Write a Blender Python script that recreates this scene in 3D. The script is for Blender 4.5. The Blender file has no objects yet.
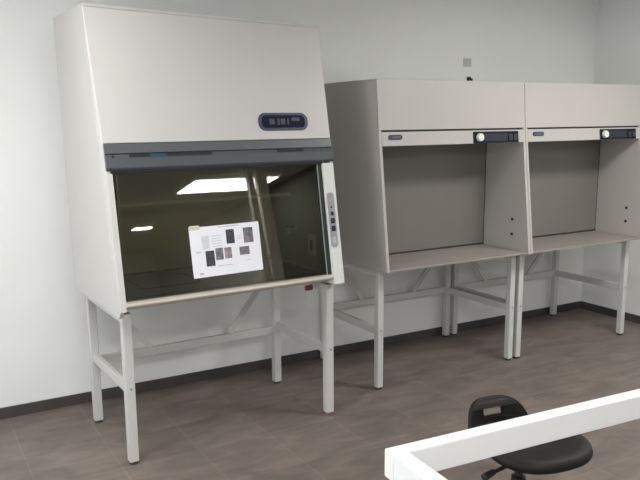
import bpy, bmesh, math, random
from mathutils import Vector, Matrix
random.seed(4)
S = bpy.context.scene
COL = S.collection
ORG = {}            # object -> design-space origin its mesh is written relative to

# ------------------------------------------------------------------ materials
def mat(name, color, rough=0.5, metal=0.0, var=0.0, scale=6.0, spec=0.5, bump=0.0, bscale=60.0, emit=None):
    m = bpy.data.materials.new(name); m.use_nodes = True
    nt = m.node_tree; b = nt.nodes['Principled BSDF']
    b.inputs['Roughness'].default_value = rough
    b.inputs['Metallic'].default_value = metal
    b.inputs['Specular IOR Level'].default_value = spec
    c = (*color, 1)
    b.inputs['Base Color'].default_value = c
    if var or bump:
        tc = nt.nodes.new('ShaderNodeTexCoord')
    if var:
        n = nt.nodes.new('ShaderNodeTexNoise'); n.inputs['Scale'].default_value = scale
        n.inputs['Detail'].default_value = 4
        nt.links.new(tc.outputs['Object'], n.inputs['Vector'])
        r = nt.nodes.new('ShaderNodeValToRGB')
        r.color_ramp.elements[0].position = 0.3; r.color_ramp.elements[1].position = 0.7
        r.color_ramp.elements[0].color = (*[x * (1 - var) for x in color], 1)
        r.color_ramp.elements[1].color = (*[min(1, x * (1 + var)) for x in color], 1)
        nt.links.new(n.outputs['Fac'], r.inputs['Fac'])
        nt.links.new(r.outputs['Color'], b.inputs['Base Color'])
    if bump:
        n2 = nt.nodes.new('ShaderNodeTexNoise'); n2.inputs['Scale'].default_value = bscale
        nt.links.new(tc.outputs['Object'], n2.inputs['Vector'])
        bp = nt.nodes.new('ShaderNodeBump'); bp.inputs['Strength'].default_value = bump
        bp.inputs['Distance'].default_value = 0.002
        nt.links.new(n2.outputs['Fac'], bp.inputs['Height'])
        nt.links.new(bp.outputs['Normal'], b.inputs['Normal'])
    if emit:
        b.inputs['Emission Color'].default_value = (*emit[0], 1)
        b.inputs['Emission Strength'].default_value = emit[1]
    return m

def glass_mat(name, tint, fac_scale=1.0):
    m = bpy.data.materials.new(name); m.use_nodes = True
    nt = m.node_tree; nt.nodes.clear()
    out = nt.nodes.new('ShaderNodeOutputMaterial')
    tr = nt.nodes.new('ShaderNodeBsdfTransparent'); tr.inputs['Color'].default_value = (*tint, 1)
    gl = nt.nodes.new('ShaderNodeBsdfGlossy'); gl.inputs['Roughness'].default_value = 0.015
    fr = nt.nodes.new('ShaderNodeFresnel'); fr.inputs['IOR'].default_value = 1.52
    mu = nt.nodes.new('ShaderNodeMath'); mu.operation = 'MULTIPLY'; mu.inputs[1].default_value = fac_scale
    mx = nt.nodes.new('ShaderNodeMixShader')
    nt.links.new(fr.outputs[0], mu.inputs[0]); nt.links.new(mu.outputs[0], mx.inputs['Fac'])
    nt.links.new(tr.outputs[0], mx.inputs[1]); nt.links.new(gl.outputs[0], mx.inputs[2])
    nt.links.new(mx.outputs[0], out.inputs['Surface'])
    return m

def floor_mat():
    m = bpy.data.materials.new('floor_tiles'); m.use_nodes = True
    nt = m.node_tree; b = nt.nodes['Principled BSDF']
    tc = nt.nodes.new('ShaderNodeTexCoord')
    mp = nt.nodes.new('ShaderNodeMapping'); mp.inputs['Location'].default_value = (0.385, 0.19, 0)
    nt.links.new(tc.outputs['Object'], mp.inputs['Vector'])
    br = nt.nodes.new('ShaderNodeTexBrick')
    br.offset = 0.0; br.inputs['Scale'].default_value = 1.0
    br.inputs['Brick Width'].default_value = 0.405; br.inputs['Row Height'].default_value = 0.405
    br.inputs['Mortar Size'].default_value = 0.004; br.inputs['Mortar Smooth'].default_value = 0.3
    br.inputs['Color1'].default_value = (0.165, 0.138, 0.120, 1)
    br.inputs['Color2'].default_value = (0.182, 0.151, 0.133, 1)
    br.inputs['Mortar'].default_value = (0.21, 0.177, 0.154, 1)
    nt.links.new(mp.outputs[0], br.inputs['Vector'])
    # streaky slate grain along x
    mp2 = nt.nodes.new('ShaderNodeMapping'); mp2.inputs['Scale'].default_value = (2.2, 5.5, 1)
    mp2.inputs['Rotation'].default_value = (0, 0, 0.5)
    nt.links.new(tc.outputs['Object'], mp2.inputs['Vector'])
    no = nt.nodes.new('ShaderNodeTexNoise'); no.inputs['Scale'].default_value = 1.6; no.inputs['Detail'].default_value = 6
    no.inputs['Distortion'].default_value = 0.8
    nt.links.new(mp2.outputs[0], no.inputs['Vector'])
    rp = nt.nodes.new('ShaderNodeValToRGB')
    rp.color_ramp.elements[0].position = 0.3; rp.color_ramp.elements[0].color = (0.72, 0.72, 0.73, 1)
    rp.color_ramp.elements[1].position = 0.72; rp.color_ramp.elements[1].color = (1.22, 1.2, 1.18, 1)
    nt.links.new(no.outputs['Fac'], rp.inputs['Fac'])
    mx = nt.nodes.new('ShaderNodeMix'); mx.data_type = 'RGBA'; mx.blend_type = 'MULTIPLY'
    mx.inputs['Factor'].default_value = 1.0
    nt.links.new(br.outputs['Color'], mx.inputs['A']); nt.links.new(rp.outputs['Color'], mx.inputs['B'])
    nt.links.new(mx.outputs['Result'], b.inputs['Base Color'])
    b.inputs['Roughness'].default_value = 0.45
    b.inputs['Specular IOR Level'].default_value = 0.35
    return m

M = dict(
    wall=mat('wall_paint', (0.815, 0.828, 0.818), 0.85, var=0.02, scale=1.5, bump=0.08, bscale=90),
    ceil=mat('ceiling_paint', (0.70, 0.72, 0.72), 0.9, var=0.02, scale=2),
    floor=floor_mat(),
    base=mat('baseboard_tile', (0.060, 0.053, 0.051), 0.5, var=0.25, scale=5),
    white=mat('cabinet_enamel', (0.53, 0.52, 0.507), 0.42, var=0.015, scale=3),
    hood=mat('hood_enamel', (0.46, 0.44, 0.415), 0.45, var=0.015, scale=3),
    liner=mat('hood_liner', (0.19, 0.18, 0.162), 0.5, var=0.03, scale=2),
    wtop=mat('worktop_resin', (0.29, 0.265, 0.245), 0.5, var=0.05, scale=6),
    stand=mat('stand_enamel', (0.56, 0.56, 0.55), 0.45, var=0.02, scale=5),
    strip=mat('strip_slate_blue', (0.088, 0.096, 0.104), 0.4, var=0.03, scale=6),
    strip2=mat('strip_slate_dark', (0.070, 0.079, 0.087), 0.4, var=0.03, scale=6),
    dark=mat('dark_plastic', (0.02, 0.022, 0.027), 0.45, var=0.1, scale=20),
    navy=mat('navy_panel', (0.013, 0.016, 0.032), 0.7, spec=0.1, var=0.1, scale=20),
    navyrim=mat('navy_rim', (0.035, 0.04, 0.09), 0.35, var=0.1, scale=20),
    blue=mat('label_blue', (0.02, 0.07, 0.14), 0.4, var=0.1, scale=30),
    steel=mat('stainless_steel', (0.46, 0.44, 0.345), 0.45, metal=0.3, var=0.06, scale=5),
    bar=mat('bar_steel', (0.62, 0.60, 0.52), 0.5, metal=0.1, var=0.03, scale=5),
    vblue=mat('valve_blue', (0.05, 0.20, 0.42), 0.4, var=0.1, scale=30),
    tray=mat('tray_steel', (0.17, 0.165, 0.145), 0.35, metal=0.5, var=0.1, scale=5),
    sill=mat('sill_steel', (0.58, 0.54, 0.47), 0.35, metal=0.5, var=0.05, scale=8),
    grille=mat('grille_dark', (0.03, 0.03, 0.028), 0.5, var=0.2, scale=30),
    wing=mat('wing_enamel', (0.66, 0.68, 0.65), 0.4, var=0.015, scale=4),
    keypad=mat('keypad_grey', (0.30, 0.31, 0.34), 0.45, var=0.05, scale=20),
    btn=mat('button_blue', (0.008, 0.007, 0.035), 0.4, var=0.1, scale=30),
    knobw=mat('knob_white', (0.75, 0.75, 0.68), 0.4, var=0.02, scale=20),
    rubber=mat('foot_rubber', (0.045, 0.042, 0.045), 0.7, var=0.15, scale=20),
    rust=mat('foot_rust', (0.17, 0.085, 0.07), 0.7, var=0.2, scale=30),
    red=mat('valve_red', (0.16, 0.05, 0.05), 0.5, var=0.2, scale=30),
    brass=mat('valve_brass', (0.66, 0.62, 0.50), 0.4, metal=0.2, var=0.1, scale=30),
    paper=mat('paper_white', (0.80, 0.81, 0.87), 0.8, var=0.015, scale=10),
    inkd=mat('print_dark', (0.05, 0.05, 0.065), 0.7, var=0.35, scale=40),
    inkm=mat('print_mid', (0.16, 0.15, 0.17), 0.7, var=0.45, scale=40),
    inkp=mat('print_pinkgrey', (0.27, 0.22, 0.24), 0.7, var=0.4, scale=40),
    inkl=mat('print_light', (0.60, 0.63, 0.69), 0.8, var=0.06, scale=30),
    inkt=mat('print_text', (0.50, 0.52, 0.58), 0.8, var=0.1, scale=30),
    frame=mat('frame_white_paint', (0.86, 0.88, 0.89), 0.3, var=0.01, scale=5),
    chair=mat('chair_black_foam', (0.012, 0.010, 0.0095), 0.6, var=0.2, scale=12, spec=0.3, bump=0.15, bscale=160),
    chrome=mat('chair_black_steel', (0.03, 0.03, 0.03), 0.35, metal=0.3, var=0.1, scale=10),
    plate=mat('switch_plate_grey', (0.50, 0.50, 0.49), 0.6, var=0.03, scale=20),
    alu=mat('window_aluminium', (0.5, 0.5, 0.5), 0.4, metal=0.5, var=0.03, scale=5),
    lamp=mat('lamp_diffuser', (0.9, 0.9, 0.9), 0.5, var=0.01, scale=3, emit=((1.0, 0.97, 0.92), 5.0)),
    lampframe=mat('lamp_frame', (0.8, 0.8, 0.8), 0.5, var=0.01, scale=3),
    glass=glass_mat('sash_glass', (0.82, 0.81, 0.71), 2.4),
    wglass=glass_mat('window_glass', (0.95, 0.97, 0.97)),
    post=mat('post_paint', (0.72, 0.70, 0.64), 0.6, var=0.04, scale=3),
)

# ------------------------------------------------------------------ mesh builder
class MB:
    def __init__(s): s.bm = bmesh.new()
    def poly(s, pts, ext):
        """closed polygon extruded by vector ext"""
        bm = s.bm; a = [bm.verts.new(p) for p in pts]; e = Vector(ext)
        b = [bm.verts.new(Vector(p) + e) for p in pts]; n = len(pts)
        bm.faces.new(a); bm.faces.new(b[::-1])
        for i in range(n): bm.faces.new((a[i], b[i], b[(i + 1) % n], a[(i + 1) % n]))
        return s
    def box(s, x0, x1, y0, y1, z0, z1):
        return s.poly([(x0, y0, z0), (x1, y0, z0), (x1, y1, z0), (x0, y1, z0)], (0, 0, z1 - z0))
    def prism_x(s, yz, x0, x1):
        return s.poly([(x0, y, z) for y, z in yz], (x1 - x0, 0, 0))
    def bar(s, p, q_, w, h, up=(0, 0, 1)):
        p = Vector(p); q_ = Vector(q_); d = (q_ - p).normalized(); u = Vector(up)
        sd = d.cross(u).normalized() * (w / 2); u2 = sd.cross(d).normalized() * (h / 2)
        return s.poly([p + sd + u2, p - sd + u2, p - sd - u2, p + sd - u2], q_ - p)
    def cyl(s, p, q_, r0, r1=None, n=20):
        r1 = r0 if r1 is None else r1
        p = Vector(p); q_ = Vector(q_); d = (q_ - p).normalized()
        t = Vector((1, 0, 0)) if abs(d.x) < 0.9 else Vector((0, 1, 0))
        a = d.cross(t).normalized(); b = d.cross(a)
        bm = s.bm
        A = [bm.verts.new(p + (a * math.cos(k * 2 * math.pi / n) + b * math.sin(k * 2 * math.pi / n)) * r0) for k in range(n)]
        B = [bm.verts.new(q_ + (a * math.cos(k * 2 * math.pi / n) + b * math.sin(k * 2 * math.pi / n)) * r1) for k in range(n)]
        bm.faces.new(A); bm.faces.new(B[::-1])
        for i in range(n): bm.faces.new((A[i], B[i], B[(i + 1) % n], A[(i + 1) % n]))
        return s
    def lathe(s, prof, c, n=24):
        """prof list of (r,z) about vertical axis at c"""
        bm = s.bm; rings = []
        for r, z in prof:
            rings.append([bm.verts.new((c[0] + r * math.cos(k * 2 * math.pi / n), c[1] + r * math.sin(k * 2 * math.pi / n), c[2] + z)) for k in range(n)])
        for R0, R1 in zip(rings, rings[1:]):
            for i in range(n): bm.faces.new((R0[i], R0[(i + 1) % n], R1[(i + 1) % n], R1[i]))
        bm.faces.new(rings[0][::-1]); bm.faces.new(rings[-1])
        return s
    def plate(s, o, ux, uy, nrm, w, h, r, t, n=6, z=0.0):
        """rounded-rectangle plate centred at o, spanned by ux,uy, thickness t along nrm starting at z"""
        o = Vector(o); ux = Vector(ux).normalized(); uy = Vector(uy).normalized(); nrm = Vector(nrm).normalized()
        pts = []
        for cx, cy, a0 in ((w / 2 - r, h / 2 - r, 0), (-w / 2 + r, h / 2 - r, 90), (-w / 2 + r, -h / 2 + r, 180), (w / 2 - r, -h / 2 + r, 270)):
            for k in range(n + 1):
                a = math.radians(a0 + 90 * k / n)
                pts.append(o + ux * (cx + r * math.cos(a)) + uy * (cy + r * math.sin(a)) + nrm * z)
        return s.poly(pts, nrm * t)
    def build(s, name, m, parent=None, bevel=0.0, smooth=False, org=None):
        bm = s.bm
        o0 = Vector(org) if org is not None else (ORG[parent.name] if parent else Vector((0, 0, 0)))
        for v in bm.verts: v.co -= o0
        bmesh.ops.recalc_face_normals(bm, faces=bm.faces)
        me = bpy.data.meshes.new(name); bm.to_mesh(me); bm.free()
        ms = m if isinstance(m, (list, tuple)) else [m]
        for x in ms: me.materials.append(x)
        ob = bpy.data.objects.new(name, me); COL.objects.link(ob)
        if parent: ob.parent = parent
        ORG[ob.name] = o0
        if smooth:
            for p in me.polygons: p.use_smooth = True
        if bevel:
            bv = ob.modifiers.new('bevel', 'BEVEL'); bv.width = bevel; bv.segments = 2; bv.limit_method = 'ANGLE'; bv.angle_limit = math.radians(50)
        return ob

def tag(o, label, cat, group=None):
    o['label'] = label; o['category'] = cat
    if group: o['group'] = group
    return o
def empty(name, origin, label, cat, group=None, loc=None, rz=0.0):
    o = bpy.data.objects.new(name, None); COL.objects.link(o)
    o.empty_display_size = 0.1
    o.location = loc if loc is not None else origin; o.rotation_euler = (0, 0, rz)
    ORG[o.name] = Vector(origin)
    return tag(o, label, cat, group)
def struct(o):
    o['kind'] = 'structure'; return o
def copy_tree(o, parent=None):
    c = o.copy(); COL.objects.link(c)
    if parent: c.parent = parent
    for ch in list(o.children): copy_tree(ch, c)
    return c

# ------------------------------------------------------------------ room
XL, XR, YB, ZC = -1.75, 4.50, -12.0, 2.80
struct(MB().box(XL - .1, XR + .1, YB - .1, .1, -.1, 0).build('floor', M['floor']))
struct(MB().box(XL - .1, XR + .1, YB - .1, .1, ZC, ZC + .1).build('ceiling', M['ceil']))
struct(MB().box(XL - .1, XR + .1, 0, .12, 0, ZC).build('wall_back', M['wall']))
struct(MB().box(XR, XR + .12, YB, 0, 0, ZC).build('wall_right', M['wall']))
struct(MB().box(XL, XR, YB - .12, YB, 0, ZC).build('wall_front', M['wall']))
# left wall; its out-of-view window opening is added to light the scene
WY0, WY1, WZ0, WZ1 = -4.2, -0.5, 0.35, 1.30
w = MB(); w.box(XL - .12, XL, YB, WY0, 0, ZC).box(XL - .12, XL, WY1, 0, 0, ZC)
w.box(XL - .12, XL, WY0, WY1, 0, WZ0).box(XL - .12, XL, WY0, WY1, WZ1, ZC)
struct(w.build('wall_left', M['wall']))
wf = MB()
wf.box(XL - .09, XL - .03, WY0, WY1, WZ0, WZ0 + .05).box(XL - .09, XL - .03, WY0, WY1, WZ1 - .05, WZ1)
for k in range(5):
    y = WY0 + (WY1 - WY0 - .05) * k / 4
    wf.box(XL - .09, XL - .03, y, y + .05, WZ0 + .05, WZ1 - .05)
wfo = struct(wf.build('added_window_1', M['alu']))
MB().box(XL - .063, XL - .057, WY0 + .05, WY1 - .05, WZ0 + .05, WZ1 - .05).build('added_window_pane', M['wglass'], wfo)
HB = 0.066
struct(MB().box(XL, XR - .012, -.012, 0, 0, HB).build('baseboard_back', M['base'], bevel=.002))
struct(MB().box(XR - .012, XR, YB, 0, 0, HB).build('baseboard_right', M['base'], bevel=.002))
struct(MB().box(XL, XL + .012, YB, -.012, 0, HB).build('baseboard_left', M['base'], bevel=.002))
# posts and rails of the far partition, seen only mirrored in the sash glass
struct(MB().box(3.52, 3.60, -5.95, -5.87, 0, ZC).build('trim_1', M['post']))
struct(MB().box(3.65, 3.80, -5.95, -5.87, 0, ZC).build('trim_2', M['post']))

# dark green board added on the right-hand wall to darken the sash glass reflection
struct(MB().box(XR - .03, XR, -7.5, -4.6, .2, ZC - .02).build('reflection_board', mat('reflection_board_green', (.035, .042, .034), .8, var=.1, scale=3)))

# ------------------------------------------------------------------ biosafety cabinet (local, rotated a little off the wall)
BR = 0.0345
def rotloc(p):
    c, s = math.cos(BR), math.sin(BR); x, y = p[0] - .7, p[1] + .3
    return (.7 + c * x - s * y, -.3 + s * x + c * y, p[2])
W = 1.262
o0 = (0.63, -0.62, 0.785)
bsc = empty('biosafety_cabinet', o0, 'large pale grey biosafety cabinet with sloping glass sash and slate blue strip, on four-legged stand', 'laboratory cabinet',
            loc=rotloc(o0), rz=BR)
def yf(z):           # y of the sloping front at height z
    P = [(-1.083, .82), (-.975, 1.47), (-.946, 1.617), (-.808, 2.226)]
    for (a, za), (b_, zb) in zip(P, P[1:]):
        if z <= zb or zb == 2.226: return a + (b_ - a) * (z - za) / (zb - za)
def flare(z): return max(0.0, (z - 1.617) / .61)
YBK = -.243
def tilt(c): return flare(c[2]) * (.019 - .030 * c[0] / W)     # the top sits a little out of level
def tilted(mb):
    for v in mb.bm.verts: v.co.z += tilt(v.co)
    return mb
for s in (0, 1):
    prof = [(YBK, .787), (-1.045, .787), (yf(.825) + .004, .825), (yf(1.47) + .004, 1.47), (yf(1.617) + .004, 1.617), (yf(2.226) + .004, 2.226), (YBK, 2.226)]
    mb = MB(); x0, x1 = (0, .018) if s == 0 else (W - .018, W)
    mb.prism_x(prof, x0, x1)
    for v in mb.bm.verts: v.co.x += (-.018 if s == 0 else .014) * flare(v.co.z); v.co.z += tilt(v.co)
    mb.build('side_panel', M['white'], bsc, bevel=.002)
mb = MB(); mb.prism_x([(yf(2.2), 2.214), (YBK, 2.214), (YBK, 2.228), (yf(2.2) - .004, 2.228)], -.017, W + .013); tilted(mb).build('top_panel', M['white'], bsc, bevel=.002)
mb = MB().box(.018, W - .018, YBK, YBK + .015, .79, 2.214); mb.build('back_panel', M['white'], bsc)
# upper front panel
mb = MB()
mb.poly([(0, yf(1.605), 1.605), (W, yf(1.605), 1.605), (W + .014, yf(2.228), 2.228), (-.018, yf(2.228), 2.228)], (0, .018, 0))
tilted(mb).build('upper_front_panel', M['white'], bsc, bevel=.003)
# pill shaped display badge
nf = Vector((0, -.976, .221)).normalized(); uf = Vector((0, .221, .976)).normalized()
def onfront(x, z, off=0): return Vector((x, yf(z), z)) + nf * off
bd = MB().plate(onfront(.977, 1.697), (1, 0, 0), uf, nf, .300, .094, .040, .006, z=-.001).build('display_badge', M['navyrim'], bsc, bevel=.0015)
MB().plate(onfront(.977, 1.697), (1, 0, 0), uf, nf, .262, .066, .026, .002, z=.0045).build('display_face', M['navy'], bd)
mk = MB()
for k, (x, w_, h_) in enumerate(((.905, .030, .030), (.945, .012, .036), (.972, .026, .030), (1.003, .010, .034))):
    mk.plate(onfront(x, 1.697), (1, 0, 0), uf, nf, w_, h_, .003, .001, z=.0062)
mk.build('display_mark', mat('badge_mark_olive', (0.040, 0.052, 0.052), .5, var=.2, scale=40), bd)
mk = MB().plate(onfront(1.05, 1.708), (1, 0, 0), uf, nf, .05, .018, .003, .001, z=.0062)
mk.build('display_mark', mat('badge_mark_teal', (0.025, 0.06, 0.085), .5, var=.2, scale=40), bd)
# slate control strip
st = MB().prism_x([(yf(1.603) - .006, 1.603), (yf(1.558) - .010, 1.558), (yf(1.558) + .02, 1.558), (yf(1.603) + .02, 1.603)], 0.001, W - .001).build('control_strip', M['strip'], bsc, bevel=.002)
MB().prism_x([(yf(1.553) - .006, 1.553), (yf(1.53) - .017, 1.535), (yf(1.49) - .016, 1.492), (yf(1.482) - .006, 1.480), (yf(1.482) + .025, 1.480), (yf(1.553) + .02, 1.553)], 0.001, W - .001).build('lower_band', M['strip2'], st, bevel=.002)
MB().box(.004, W - .004, yf(1.555) - .004, yf(1.555) + .012, 1.5525, 1.5585).build('groove', M['dark'], st)
def strip_pt(x, z): return Vector((x, -.9655 - .0105, z))
un = Vector((0, -1, 0)); uz = Vector((0, 0, 1))
MB().box(.115, .285, -.978, -.955, 1.535, 1.555).build('vent_slot', M['dark'], st)
MB().box(.215, .285, -.9795, -.957, 1.537, 1.553).build('maker_label', M['blue'], st)
MB().box(.300, .535, -.978, -.955, 1.540, 1.555).build('vent_slot', M['dark'], st)
MB().box(.915, 1.07, -.978, -.955, 1.540, 1.556).build('vent_slot', M['dark'], st)
MB().cyl((.035, -.975, 1.545), (.035, -.981, 1.545), .006).build('screw', M['dark'], st)
MB().prism_x([(yf(1.48) - .006, 1.480), (yf(1.48) + .02, 1.480), (yf(1.466) + .02, 1.466), (yf(1.466) - .001, 1.466)], .02, W - .07).build('strip_gasket', M['dark'], st)
# left jamb and right wing
nl = Vector((0, -.988, .164)).normalized(); ul = Vector((0, .164, .988)).normalized()
def lowf(x, z, off=0): return Vector((x, yf(z), z)) + nl * off
mb = MB(); mb.poly([(0.0005, yf(1.478), 1.478), (0.0005, yf(.822), .822), (.030, yf(.822), .822), (.030, yf(1.478), 1.478)], (0, .045, 0)); mb.build('jamb', M['stand'], bsc, bevel=.002)
mb = MB(); mb.poly([(1.188, yf(1.472) - .008, 1.472), (1.188, yf(.815) - .012, .812), (W - .004, yf(.815) - .012, .812), (W - .004, yf(1.472) - .008, 1.472)], (0, .09, 0)); wg = mb.build('control_wing', M['wing'], bsc, bevel=.004)
kp = MB().plate(lowf(1.215, 1.162, .010), (1, 0, 0), ul, nl, .042, .300, .016, .004).build('keypad', M['keypad'], wg)
for z, s_ in ((1.196, .018), (1.157, .025), (1.115, .025)):
    MB().plate(lowf(1.215, z, .0135), (1, 0, 0), ul, nl, s_, s_ * 1.2, .003, .003).build('button', M['btn'], kp)
MB().plate(lowf(1.214, 1.230, .0135), (1, 0, 0), ul, nl, .010, .012, .003, .002).build('indicator', M['dark'], kp)
MB().plate(lowf(1.215, 1.052, .0135), (1, 0, 0), ul, nl, .026, .040, .012, .002).build('indicator', mat('keypad_light', (.42, .43, .46), .5, var=.05, scale=30), kp)
mb = MB(); mb.poly([(1.166, yf(1.466) + .006, 1.466), (1.166, yf(.83) + .006, .84), (1.187, yf(.83) + .006, .84), (1.187, yf(1.466) + .006, 1.466)], (0, .03, 0)); mb.build('sash_track', M['dark'], bsc)
# glass sash with its thin edge trim
gs = MB(); gs.poly([(.030, yf(1.470) + .010, 1.470), (.030, yf(.868) + .010, .868), (1.166, yf(.868) + .010, .868), (1.166, yf(1.470) + .010, 1.470)], (0, .006, 0))
gsh = gs.build('glass_sash', M['glass'], bsc)
mb = MB(); mb.poly([(1.157, yf(1.466) + .004, 1.466), (1.157, yf(.868) + .004, .868), (1.162, yf(.868) + .004, .868), (1.162, yf(1.466) + .004, 1.466)], (0, .005, 0)); mb.build('sash_edge', mat('sash_edge_green', (.20, .27, .24), .3, var=.05, scale=10), gsh)
# steel sill, work tray, interior
MB().prism_x([(-1.094, .850), (-1.090, .862), (-1.078, .868), (-1.035, .868), (-1.035, .838), (-1.086, .838)], .024, 1.19).build('sill', M['sill'], bsc, bevel=.003)
MB().prism_x([(-1.05, .836), (-1.05, .826), (-.70, .790), (YBK + .015, .790), (YBK + .015, .845), (-1.03, .845)], .018, W - .018).build('base_pan', M['steel'], bsc)
MB().box(1.176, 1.20, -.97, -.36, .857, .866).build('tray_edge', M['sill'], bsc, bevel=.002)
tr = MB().box(.06, 1.20, -1.03, -.36, .8455, .857).build('work_tray', M['tray'], bsc, bevel=.002)
for k in range(3):
    MB().box(.09 + k * .38, .42 + k * .38, -1.015, -.965, .8555, .8585).build('intake_grille', M['grille'], tr)
for k in range(3):
    MB().box(.09 + k * .38, .42 + k * .38, -.41, -.375, .8555, .8585).build('intake_grille', M['grille'], tr)
MB().plate((.37, -.66, .857), (1, 0, 0), (0, 1, 0), (0, 0, 1), .34, .30, .05, .0012).build('tray_recess', M['grille'], tr)
MB().plate((.37, -.66, .8582), (1, 0, 0), (0, 1, 0), (0, 0, 1), .31, .27, .045, .0012).build('tray_cover', M['tray'], tr)
lin = MB(); lin.box(.06, 1.20, -.36, -.35, .857, 1.50)
lin.box(.05, .06, -.96, -.35, .857, 1.50).box(1.20, 1.21, -.96, -.35, .857, 1.50).box(.05, 1.21, -.95, -.35, 1.50, 1.51)
lin.build('interior_liner', M['steel'], bsc)
hb = MB().cyl((.06, -.60, 1.272), (1.20, -.60, 1.272), .011).build('hanging_bar', M['bar'], bsc, smooth=False)
ou = MB().box(1.192, 1.20, -.885, -.815, .94, 1.06).build('outlet_cover', M['wing'], bsc, bevel=.002)
MB().plate((1.192, -.85, 1.0), (0, 1, 0), (0, 0, 1), (-1, 0, 0), .03, .06, .008, .002).build('socket', M['keypad'], ou)
va = MB().cyl((1.20, -.665, 1.075), (1.15, -.665, 1.075), .010).cyl((1.155, -.665, 1.075), (1.135, -.69, 1.055), .008).build('service_valve', M['brass'], bsc)
MB().box(1.150, 1.170, -.70, -.63, 1.083, 1.098).build('valve_handle', M['vblue'], va, bevel=.003)
# red handled drain valve under the pan
dv = MB().cyl((1.135, -.90, .812), (1.135, -.90, .765), .010).build('drain_valve', M['brass'], bsc)
MB().box(1.115, 1.160, -.918, -.896, .752, .782).build('valve_handle', M['red'], dv, bevel=.004)
MB().cyl((1.125, -.90, .765), (1.12, -.905, .66), .0016, n=8).build('pull_cord', mat('cord_straw', (.42, .38, .20), .7, var=.1, scale=30), dv)

# printed sheet taped on the sash
def gpt(u, v, off):  # sheet plane: u along x, v up the slope, measured from the sheet centre
    return Vector((.575, yf(1.062) + .010, 1.062)) + Vector((1, 0, 0)) * u + ul * v + nl * off
rot = math.radians(0.6)
ur = Vector((1, 0, 0)) * math.cos(rot) + ul * math.sin(rot); vr = ul * math.cos(rot) - Vector((1, 0, 0)) * math.sin(rot)
so = (.575, yf(1.062), 1.062)
sheet = MB().plate(gpt(0, 0, .0016), ur, vr, nl, .388, .252, .004, .0012).build('printed_sheet', M['paper'], org=so)
sheet.location = rotloc(so); sheet.rotation_euler = (0, 0, BR)
tag(sheet, 'white printed sheet with small pictures taped to the cabinet glass sash', 'paper')
def pic(name, u, v, w_, h_, m, t=.0005):
    c = gpt(0, 0, .0028) + ur * u + vr * v
    return MB().plate(c, ur, vr, nl, w_, h_, .001, t).build(name, m, sheet)
# (u,v) read off the sheet: width .388, height .252
pic('printed_picture', .026, .064, .046, .072, M['inkd'])
pic('printed_picture', .128, .062, .055, .078, M['inkm'])
pic('printed_picture', -.095, -.036, .048, .078, M['inkd'])
pic('printed_picture', -.043, -.018, .042, .060, M['inkm'])
pic('printed_picture', .005, -.018, .040, .056, M['inkp'])
pic('printed_picture', .098, -.016, .056, .042, M['inkm'])
pic('printed_picture', -.112, .046, .040, .066, M['inkl'])
tx = []
for k in range(5): tx.append((-.050, .075 - k * .013, .060 - .008 * (k % 2), .003))
tx += [(.02, .117, .12, .004), (-.155, .0, .026, .008), (.075, .062, .028, .003), (.075, .050, .022, .003), (.112, -.066, .03, .003), (-.02, -.078, .09, .003)]
for u, v, a, h in tx: MB().plate(gpt(0, 0, .0028) + ur * u + vr * v, ur, vr, nl, a, h, .001, .0004).build('printed_text', M['inkt'], sheet)
pic('printed_logo', -.150, -.108, .020, .012, M['inkt'])
tape = MB().plate(gpt(0, 0, .0030) + ur * -.165 + vr * .124, ur, vr, nl, .055, .022, .003, .0005).build('tape', mat('tape_cream', (.60, .58, .52), .5, var=.03, scale=20), sheet)

# ------------------------------------------------------------------ stands
def make_stand(name, label, group, legs, ztop, xr, org, loc, rz, lw, sides, zs, zb, feet, brace):
    """legs: (xl, xr, yfront, yback) leg centres"""
    xl, xr_, yfr, ybk = legs
    r = empty(name, org, label, 'stand', group, loc=loc, rz=rz)
    h = lw / 2
    for i, (x, y) in enumerate(((xl, yfr), (xr_, yfr), (xl, ybk), (xr_, ybk))):
        lg = MB().box(x - h, x + h, y - h, y + h, .014, ztop)
        lo = lg.build('leg', M['stand'], r, bevel=.004)
        fm = feet[i]
        fr = .040 if fm == 'rust' else .021
        MB().cyl((x, y, 0), (x, y, .0135 if fm == 'rust' else .010), fr, fr * .95).cyl((x, y, .010), (x, y, .0145), .014).build('foot', M[fm], lo)
        if y == yfr:
            MB().cyl((x + .002, y - h, zs + .005), (x + .002, y - h - .004, zs + .005), .007, n=10).build('bolt', M['keypad'], lo)
    for x in (xl, xr_):
        MB().box(x - h * .9, x + h * .9, yfr + h, ybk - h, ztop - .05, ztop).build('top_rail', M['stand'], r, bevel=.003)
        MB().box(x - h * .6, x + h * .6, yfr + h, ybk - h, zs - .025, zs + .025).build('side_rail', M['stand'], r, bevel=.003)
    MB().box(xl + h, xr_ - h, ybk - h * .6, ybk + h * .6, ztop - .05, ztop).build('top_rail', M['stand'], r, bevel=.003)
    MB().box(xl + h, xr_ - h, ybk - h * .6, ybk + h * .6, zb - .025, zb + .025).build('back_rail', M['stand'], r, bevel=.003)
    if brace:
        for s in (1, -1):
            xa = xl + h if s == 1 else xr_ - h
            MB().bar((xa + s * .03, ybk, ztop - .05), (xa + s * .31, ybk, zb + .025), .034, .018, up=(0, 1, 0)).build('brace', M['stand'], r)
    return r
make_stand('cabinet_stand', 'pale grey steel stand with four legs carrying the large biosafety cabinet', None,
           (.060, .056 + 1.184, -.948, -.322), .785, None, (0.63, -.62, 0), rotloc((0.63, -.62, 0)), BR, .047, True, .395, .368,
           ['rubber', 'rust', 'rubber', 'rubber'], True)

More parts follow.
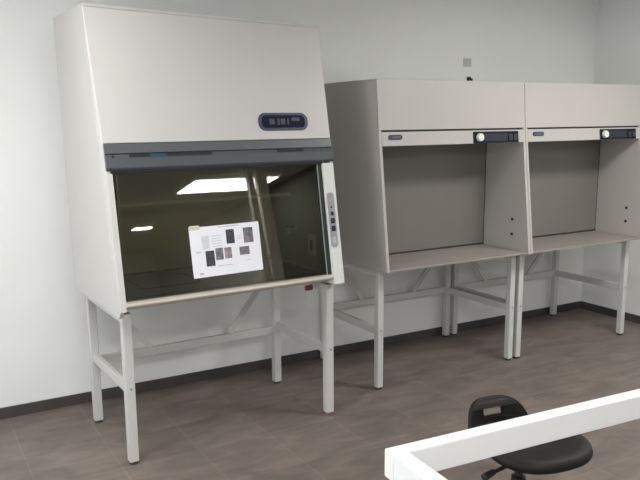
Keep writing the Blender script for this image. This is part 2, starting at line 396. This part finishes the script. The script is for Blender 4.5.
# ------------------------------------------------------------------ fume hoods
H1, HW = 1.706, 1.2035
def hy(z):
    P = [(-.886, .793), (-.785, 1.637), (-.757, 1.932)]
    for (a, za), (b_, zb) in zip(P, P[1:]):
        if z <= zb or zb == 1.932: return a + (b_ - a) * (z - za) / (zb - za)
def make_hood():
    o = (H1 + HW / 2, -.45, .786)
    r = empty('fume_hood', o, 'open-fronted fume hood in the middle, next to the large cabinet, its dark left side exposed', 'fume hood', 'fume hoods along the back wall')
    x0, x1 = H1 + .0015, H1 + HW - .0015
    t = .020
    for a, b_ in ((x0, x0 + t), (x1 - t, x1)):
        sp = MB().prism_x([(-.075, .787), (hy(.787), .787), (hy(1.637), 1.637), (hy(1.93) + .002, 1.93), (-.075, 1.93)], a, b_).build('side_panel', M['hood'], r, bevel=.002)
        xi = b_ if a == x0 else a
        sgn = 1 if a == x0 else -1
        for z in (1.013, .909):
            MB().cyl((xi - sgn * .001, -.722, z), (xi + sgn * .004, -.722, z), .0105, n=14).build('plug', M['dark'], sp)
    MB().box(x0 + t, x1 - t, -.09, -.075, .80, 1.93).build('back_panel', M['hood'], r)
    MB().prism_x([(hy(1.93) + .004, 1.93), (-.075, 1.93), (-.075, 1.942), (hy(1.93) + .004, 1.942)], x0, x1).build('top_panel', M['hood'], r, bevel=.002)
    MB().poly([(x0, hy(1.640) - .002, 1.640), (x1, hy(1.640) - .002, 1.640), (x1, hy(1.94) - .004, 1.942), (x0, hy(1.94) - .004, 1.942)], (0, .012, 0)).build('upper_front_panel', M['hood'], r, bevel=.003)
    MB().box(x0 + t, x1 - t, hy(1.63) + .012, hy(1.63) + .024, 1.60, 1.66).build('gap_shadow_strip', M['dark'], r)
    lt = MB().prism_x([(hy(1.629) - .002, 1.629), (hy(1.547) - .002, 1.545), (hy(1.545) + .05, 1.545), (hy(1.629) + .010, 1.629)], x0 + t, x1 - t).build('lintel', M['hood'], r, bevel=.002)
    nh = Vector((0, -.993, .119)).normalized(); uh = Vector((0, .119, .993)).normalized()
    def on(x, z, off=0): return Vector((x, hy(z) - .002, z)) + nh * off
    bg = MB().plate(on(H1 + .118, 1.597), (1, 0, 0), uh, nh, .104, .030, .0145, .004).build('maker_badge', M['navyrim'], lt)
    MB().plate(on(H1 + .124, 1.597, .004), (1, 0, 0), uh, nh, .062, .010, .003, .0008).build('badge_mark', mat('badge_mark_grey', (.12, .11, .14), .5, var=.1, scale=30), bg)
    cp = MB().plate(on(H1 + .935, 1.583), (1, 0, 0), uh, nh, .395, .074, .004, .004).build('control_panel', M['navy'], lt)
    MB().plate(on(H1 + .925, 1.583, .004), (1, 0, 0), uh, nh, .215, .050, .004, .0008).build('panel_field', mat('panel_slate', (.015, .019, .030), .7, var=.1, scale=20), cp)
    c = on(H1 + .787, 1.583, .004)
    MB().cyl(c, c + nh * .018, .027, .024).build('knob', M['knobw'], cp)
    for dx in (1.058, 1.103):
        MB().plate(on(H1 + dx, 1.581, .004), (1, 0, 0), uh, nh, .034, .040, .004, .006).build('rocker_switch', M['dark'], cp)
    MB().box(x0 + t, x1 - t, -.44, -.428, .801, 1.63).build('baffle', M['liner'], r)
    MB().box(x0 + t, x1 - t, -.4425, -.44, .801, .812).box(x1 - t - .004, x1 - t, -.4425, -.44, .801, 1.62).build('baffle_slot', M['grille'], r)
    MB().box(x0 + t, x1 - t, -.74, -.44, 1.628, 1.638).build('inner_ceiling', M['liner'], r)
    MB().box(x0 + t, x1 - t, -.875, -.09, .787, .800).build('worktop', M['wtop'], r, bevel=.002)
    return r
hood = make_hood()
hood2 = copy_tree(hood); hood2.location.x += HW
hood2['label'] = 'open-fronted fume hood at the far right, nearest the right-hand wall'

hs = make_stand('hood_stand', 'pale grey steel stand under the middle fume hood, left of the paired legs', 'stands under the fume hoods',
           (H1 + .0407, H1 + 1.1675, -.746, -.062), .787, None, (H1 + .6, -.4, 0), (H1 + .6, -.4, 0), 0, .043, True, .385, .385,
           ['rubber'] * 4, True)
hs2 = copy_tree(hs); hs2.location.x += 1.206
hs2['label'] = 'pale grey steel stand under the far right fume hood, nearest the room corner'

# ------------------------------------------------------------------ small things on the wall
pl = MB().box(3.033, 3.111, -.007, 0, 2.098, 2.158).build('wall_plate', M['plate'], bevel=.003, org=(3.071, 0, 2.13))
pl.location = (3.071, 0, 2.13)
tag(pl, 'small square grey blank plate high on the wall above the hoods', 'wall plate')
hk = MB().cyl((3.088, 0, 2.006), (3.088, -.018, 2.006), .016).cyl((3.088, -.018, 2.006), (3.096, -.038, 1.996), .009).build('wall_hook', M['dark'], org=(3.088, 0, 2.006))
hk.location = (3.088, 0, 2.006)
tag(hk, 'tiny black knob on the wall just above the middle hood top', 'hook')

# ------------------------------------------------------------------ open table frame, bottom right
TZ, TH, TW = .75, .088, .052
to = (.333, -2.797, 0)
tf = empty('table_frame', to, 'white square-tube table frame without a top in the right foreground', 'table frame', rz=-.062)
lx = 1.70; ly = .95
X0, Y0 = to[0], to[1]
MB().box(X0, X0 + lx, Y0 - TW, Y0, TZ - TH, TZ).build('rail', M['frame'], tf, bevel=.005)
MB().box(X0, X0 + TW, Y0 - ly + TW, Y0 - TW, TZ - TH, TZ).build('rail', M['frame'], tf, bevel=.005)
MB().box(X0 + lx - TW, X0 + lx, Y0 - ly + TW, Y0 - TW, TZ - TH, TZ).build('rail', M['frame'], tf, bevel=.005)
MB().box(X0, X0 + lx, Y0 - ly, Y0 - ly + TW, TZ - TH, TZ).build('rail', M['frame'], tf, bevel=.005)
for x in (X0, X0 + lx - TW):
    for y in (Y0 - .42, Y0 - ly + .12):
        MB().box(x, x + TW, y, y + TW, 0, TZ - TH).build('leg', M['frame'], tf, bevel=.004)

# ------------------------------------------------------------------ black lab chair
CC = Vector((1.268, -2.510, 0)); CA = math.radians(-90 - 8)      # facing
ch = empty('lab_chair', (0, 0, 0), 'black moulded laboratory chair with handle slot in backrest behind the white frame', 'chair', loc=CC, rz=CA + math.pi / 2)
# local: faces -y ; x to its left/right
def superseat():
    bm = bmesh.new(); N = 48; rings = []
    prof = [(0.0, .395), (.70, .392), (.90, .398), (.985, .412), (1.0, .428), (.975, .444), (.90, .449), (.75, .443), (.50, .432), (.25, .426), (0.0, .425)]
    for f, z in prof:
        if f == 0: rings.append([bm.verts.new((0, 0, z))]); continue
        R = []
        for k in range(N):
            a = 2 * math.pi * k / N; c, s = math.cos(a), math.sin(a)
            ex = 2.5
            rr = 1 / ((abs(c) / .215) ** ex + (abs(s) / .205) ** ex) ** (1 / ex)
            zz = z + (.018 * f * f if s > .3 else 0) * max(0, s) - (.012 * f ** 3) * max(0, -s)
            R.append(bm.verts.new((c * rr * f, s * rr * f * .93, zz)))
        rings.append(R)
    for A, B in zip(rings, rings[1:]):
        if len(A) == 1:
            for i in range(N): bm.faces.new((A[0], B[(i + 1) % N], B[i]))
        elif len(B) == 1:
            for i in range(N): bm.faces.new((A[i], A[(i + 1) % N], B[0]))
        else:
            for i in range(N): bm.faces.new((A[i], A[(i + 1) % N], B[(i + 1) % N], B[i]))
    s = MB(); s.bm.free(); s.bm = bm; return s
seat = superseat().build('seat', M['chair'], ch, smooth=True)
# backrest: outline with a slot, built as a grid-free curve fill, then bent
def backrest():
    cu = bpy.data.curves.new('backrest', 'CURVE'); cu.dimensions = '2D'; cu.fill_mode = 'BOTH'
    cu.extrude = .005; cu.bevel_depth = .007; cu.bevel_resolution = 3
    def rpoly(pts, rad, n=6):
        out = []
        L = len(pts)
        for i in range(L):
            p = Vector(pts[i]); a = (Vector(pts[i - 1]) - p).normalized(); b_ = (Vector(pts[(i + 1) % L]) - p).normalized()
            p0 = p + a * rad[i]; p1 = p + b_ * rad[i]
            for k in range(n + 1):
                t = k / n
                out.append(p0 * (1 - t) ** 2 + p * 2 * t * (1 - t) + p1 * t ** 2)
        return out
    def dens(pts, step=.012):
        out = []
        for p, q_ in zip(pts, pts[1:] + pts[:1]):
            m = max(1, int((q_ - p).length / step))
            out += [p.lerp(q_, k / m) for k in range(m)]
        return out
    outer = dens(rpoly([(-.165, -.02), (.165, -.02), (.108, .135), (-.108, .135)], [.02, .02, .058, .058]))
    hole = dens(rpoly([(-.053, .056), (.053, .056), (.053, .104), (-.053, .104)], [.009] * 4))
    for pts in (outer, hole):
        sp = cu.splines.new('POLY'); sp.points.add(len(pts) - 1); sp.use_cyclic_u = True
        for P, p in zip(sp.points, pts): P.co = (p.x, p.y, 0, 1)
    tmp = bpy.data.objects.new('tmp', cu); COL.objects.link(tmp)
    dg = bpy.context.evaluated_depsgraph_get()
    me = bpy.data.meshes.new_from_object(tmp.evaluated_get(dg))
    bpy.data.objects.remove(tmp)
    bm = bmesh.new(); bm.from_mesh(me); bpy.data.meshes.remove(me)
    bmesh.ops.remove_doubles(bm, verts=bm.verts, dist=1e-5)
    for v in bm.verts:
        x, h, d = v.co.x, v.co.y, v.co.z
        yb = .205 + h * .10 - 2.2 * x * x
        v.co = Vector((x - .055 - .15 * h, yb + d - .015, .425 + h))
    s = MB(); s.bm.free(); s.bm = bm; return s
br_ = backrest().build('backrest', M['chair'], ch)
MB().bar((-.05, .05, .388), (-.05, .208, .388), .06, .010).bar((-.05, .208, .385), (-.055, .215, .47), .06, .010, up=(0, 1, 0)).build('back_bracket', M['chrome'], ch)
MB().box(-.09, .09, -.09, .14, .378, .396).build('seat_plate', M['chrome'], ch, bevel=.003)
MB().lathe([(.030, .10), (.030, .25), (.017, .255), (.017, .378)], (0, .09, 0)).build('gas_column', M['chrome'], ch, smooth=False)
lv = MB().cyl((-.05, .0, .376), (-.215, -.02, .356), .0075, .0075, n=12).build('lever', M['chrome'], ch)
MB().cyl((-.200, -.016, .358), (-.258, -.030, .350), .012, .015, n=16).build('lever_grip', M['dark'], lv, bevel=.004)
ba = MB().lathe([(.045, .075), (.045, .11), (.032, .118)], (0, .09, 0))
for k in range(5):
    a = k * 2 * math.pi / 5 + .3
    ba.bar((.03 * math.cos(a), .09 + .03 * math.sin(a), .092), (.27 * math.cos(a), .09 + .27 * math.sin(a), .070), .036, .026)
bo = ba.build('star_base', M['chrome'], ch, bevel=.004)
for k in range(5):
    a = k * 2 * math.pi / 5 + .3
    x, y = .262 * math.cos(a), .09 + .262 * math.sin(a)
    MB().cyl((x - .012 * math.sin(a), y + .012 * math.cos(a), .026), (x + .012 * math.sin(a), y - .012 * math.cos(a), .026), .026).cyl((x, y, .03), (x, y, .066), .008).build('caster', M['dark'], bo)

# ------------------------------------------------------------------ ceiling lamps
def lamp(x0, x1, y0, y1, label, power):
    c = ((x0 + x1) / 2, (y0 + y1) / 2, ZC)
    r = empty('ceiling_light', c, label, 'ceiling light', 'ceiling lights')
    t = .03
    MB().box(x0, x1, y0, y0 + t, ZC - .05, ZC).box(x0, x1, y1 - t, y1, ZC - .05, ZC).box(x0, x0 + t, y0 + t, y1 - t, ZC - .05, ZC).box(x1 - t, x1, y0 + t, y1 - t, ZC - .05, ZC).build('frame', M['lampframe'], r)
    MB().box(x0 + t, x1 - t, y0 + t, y1 - t, ZC - .045, ZC - .035).build('diffuser', M['lamp'], r)
    if power:
        L = bpy.data.lights.new('lamp_glow', 'AREA'); L.shape = 'RECTANGLE'; L.size = x1 - x0 - .08; L.size_y = y1 - y0 - .08
        L.energy = power; L.color = (1.0, .985, .965)
        lo = bpy.data.objects.new('lamp_glow', L); COL.objects.link(lo); lo.parent = r; lo.location = (0, 0, -.06)
LP, LA, LB, LC = 45, 25, 40, 64
lamp(-0.60, 0.60, -5.6, -5.0, 'added white ceiling light panel, out of view behind the open table frame', LC)  # unseen panel added behind the camera for frontal fill light
lamp(2.90, 4.22, -6.90, -6.15, 'white ceiling light panel mirrored at the top of the cabinet glass', LP)
lamp(3.08, 3.46, -9.35, -9.08, 'small white ceiling light panel mirrored at the left of the cabinet glass', 8)
lamp(-1.25, -0.25, -2.05, -1.45, 'added white ceiling light panel, out of view at the left in front of the large cabinet', LA)  # unseen panel, added to brighten the left wall and cabinet front
lamp(2.55, 3.75, -2.7, -2.1, 'added white ceiling light panel, out of view in front of the fume hoods', LB)  # unseen panel, added to light the hood fronts and upper wall

# daylight at the added window, supplying the light from the left
L = bpy.data.lights.new('fill_daylight', 'AREA'); L.shape = 'RECTANGLE'; L.size = WZ1 - WZ0 - .12; L.size_y = WY1 - WY0 - .12
L.energy = 26; L.color = (.95, .98, 1.0)
lo = bpy.data.objects.new('fill_daylight', L); COL.objects.link(lo)
lo.location = (XL + .01, (WY0 + WY1) / 2, (WZ0 + WZ1) / 2); lo.rotation_euler = (0, -math.pi / 2, 0)

wd = bpy.data.worlds.new('world'); S.world = wd; wd.use_nodes = True
sk = wd.node_tree.nodes.new('ShaderNodeTexSky'); sk.sky_type = 'HOSEK_WILKIE'
wd.node_tree.links.new(sk.outputs[0], wd.node_tree.nodes['Background'].inputs[0])
wd.node_tree.nodes['Background'].inputs[1].default_value = 0.6

# ------------------------------------------------------------------ camera
cam = bpy.data.cameras.new('camera'); co = bpy.data.objects.new('camera', cam); COL.objects.link(co)
q = dict(cx=-.8546, cy=-4.4626, cz=1.6995, yaw=.5182, pitch=.1823, roll=-.0099, f=738.286, px=312.015, py=257.027)
fw = Vector((math.sin(q['yaw']) * math.cos(q['pitch']), math.cos(q['yaw']) * math.cos(q['pitch']), -math.sin(q['pitch'])))
rt = Vector((math.cos(q['yaw']), -math.sin(q['yaw']), 0)); up = rt.cross(fw)
c, s = math.cos(q['roll']), math.sin(q['roll'])
r2 = rt * c + up * s; u2 = up * c - rt * s
m = Matrix((r2, u2, -fw)).transposed().to_4x4(); m.translation = (q['cx'], q['cy'], q['cz'])
co.matrix_world = m
cam.sensor_fit = 'HORIZONTAL'; cam.sensor_width = 36; cam.lens = q['f'] / 640 * 36
cam.shift_x = (320 - q['px']) / 640; cam.shift_y = (q['py'] - 240) / 640
cam.clip_start = .05
S.camera = co
S.view_settings.view_transform = 'Standard'; S.view_settings.look = 'None'
S.view_settings.gamma = 1; S.view_settings.exposure = 0.28; S.view_settings.use_curve_mapping = False
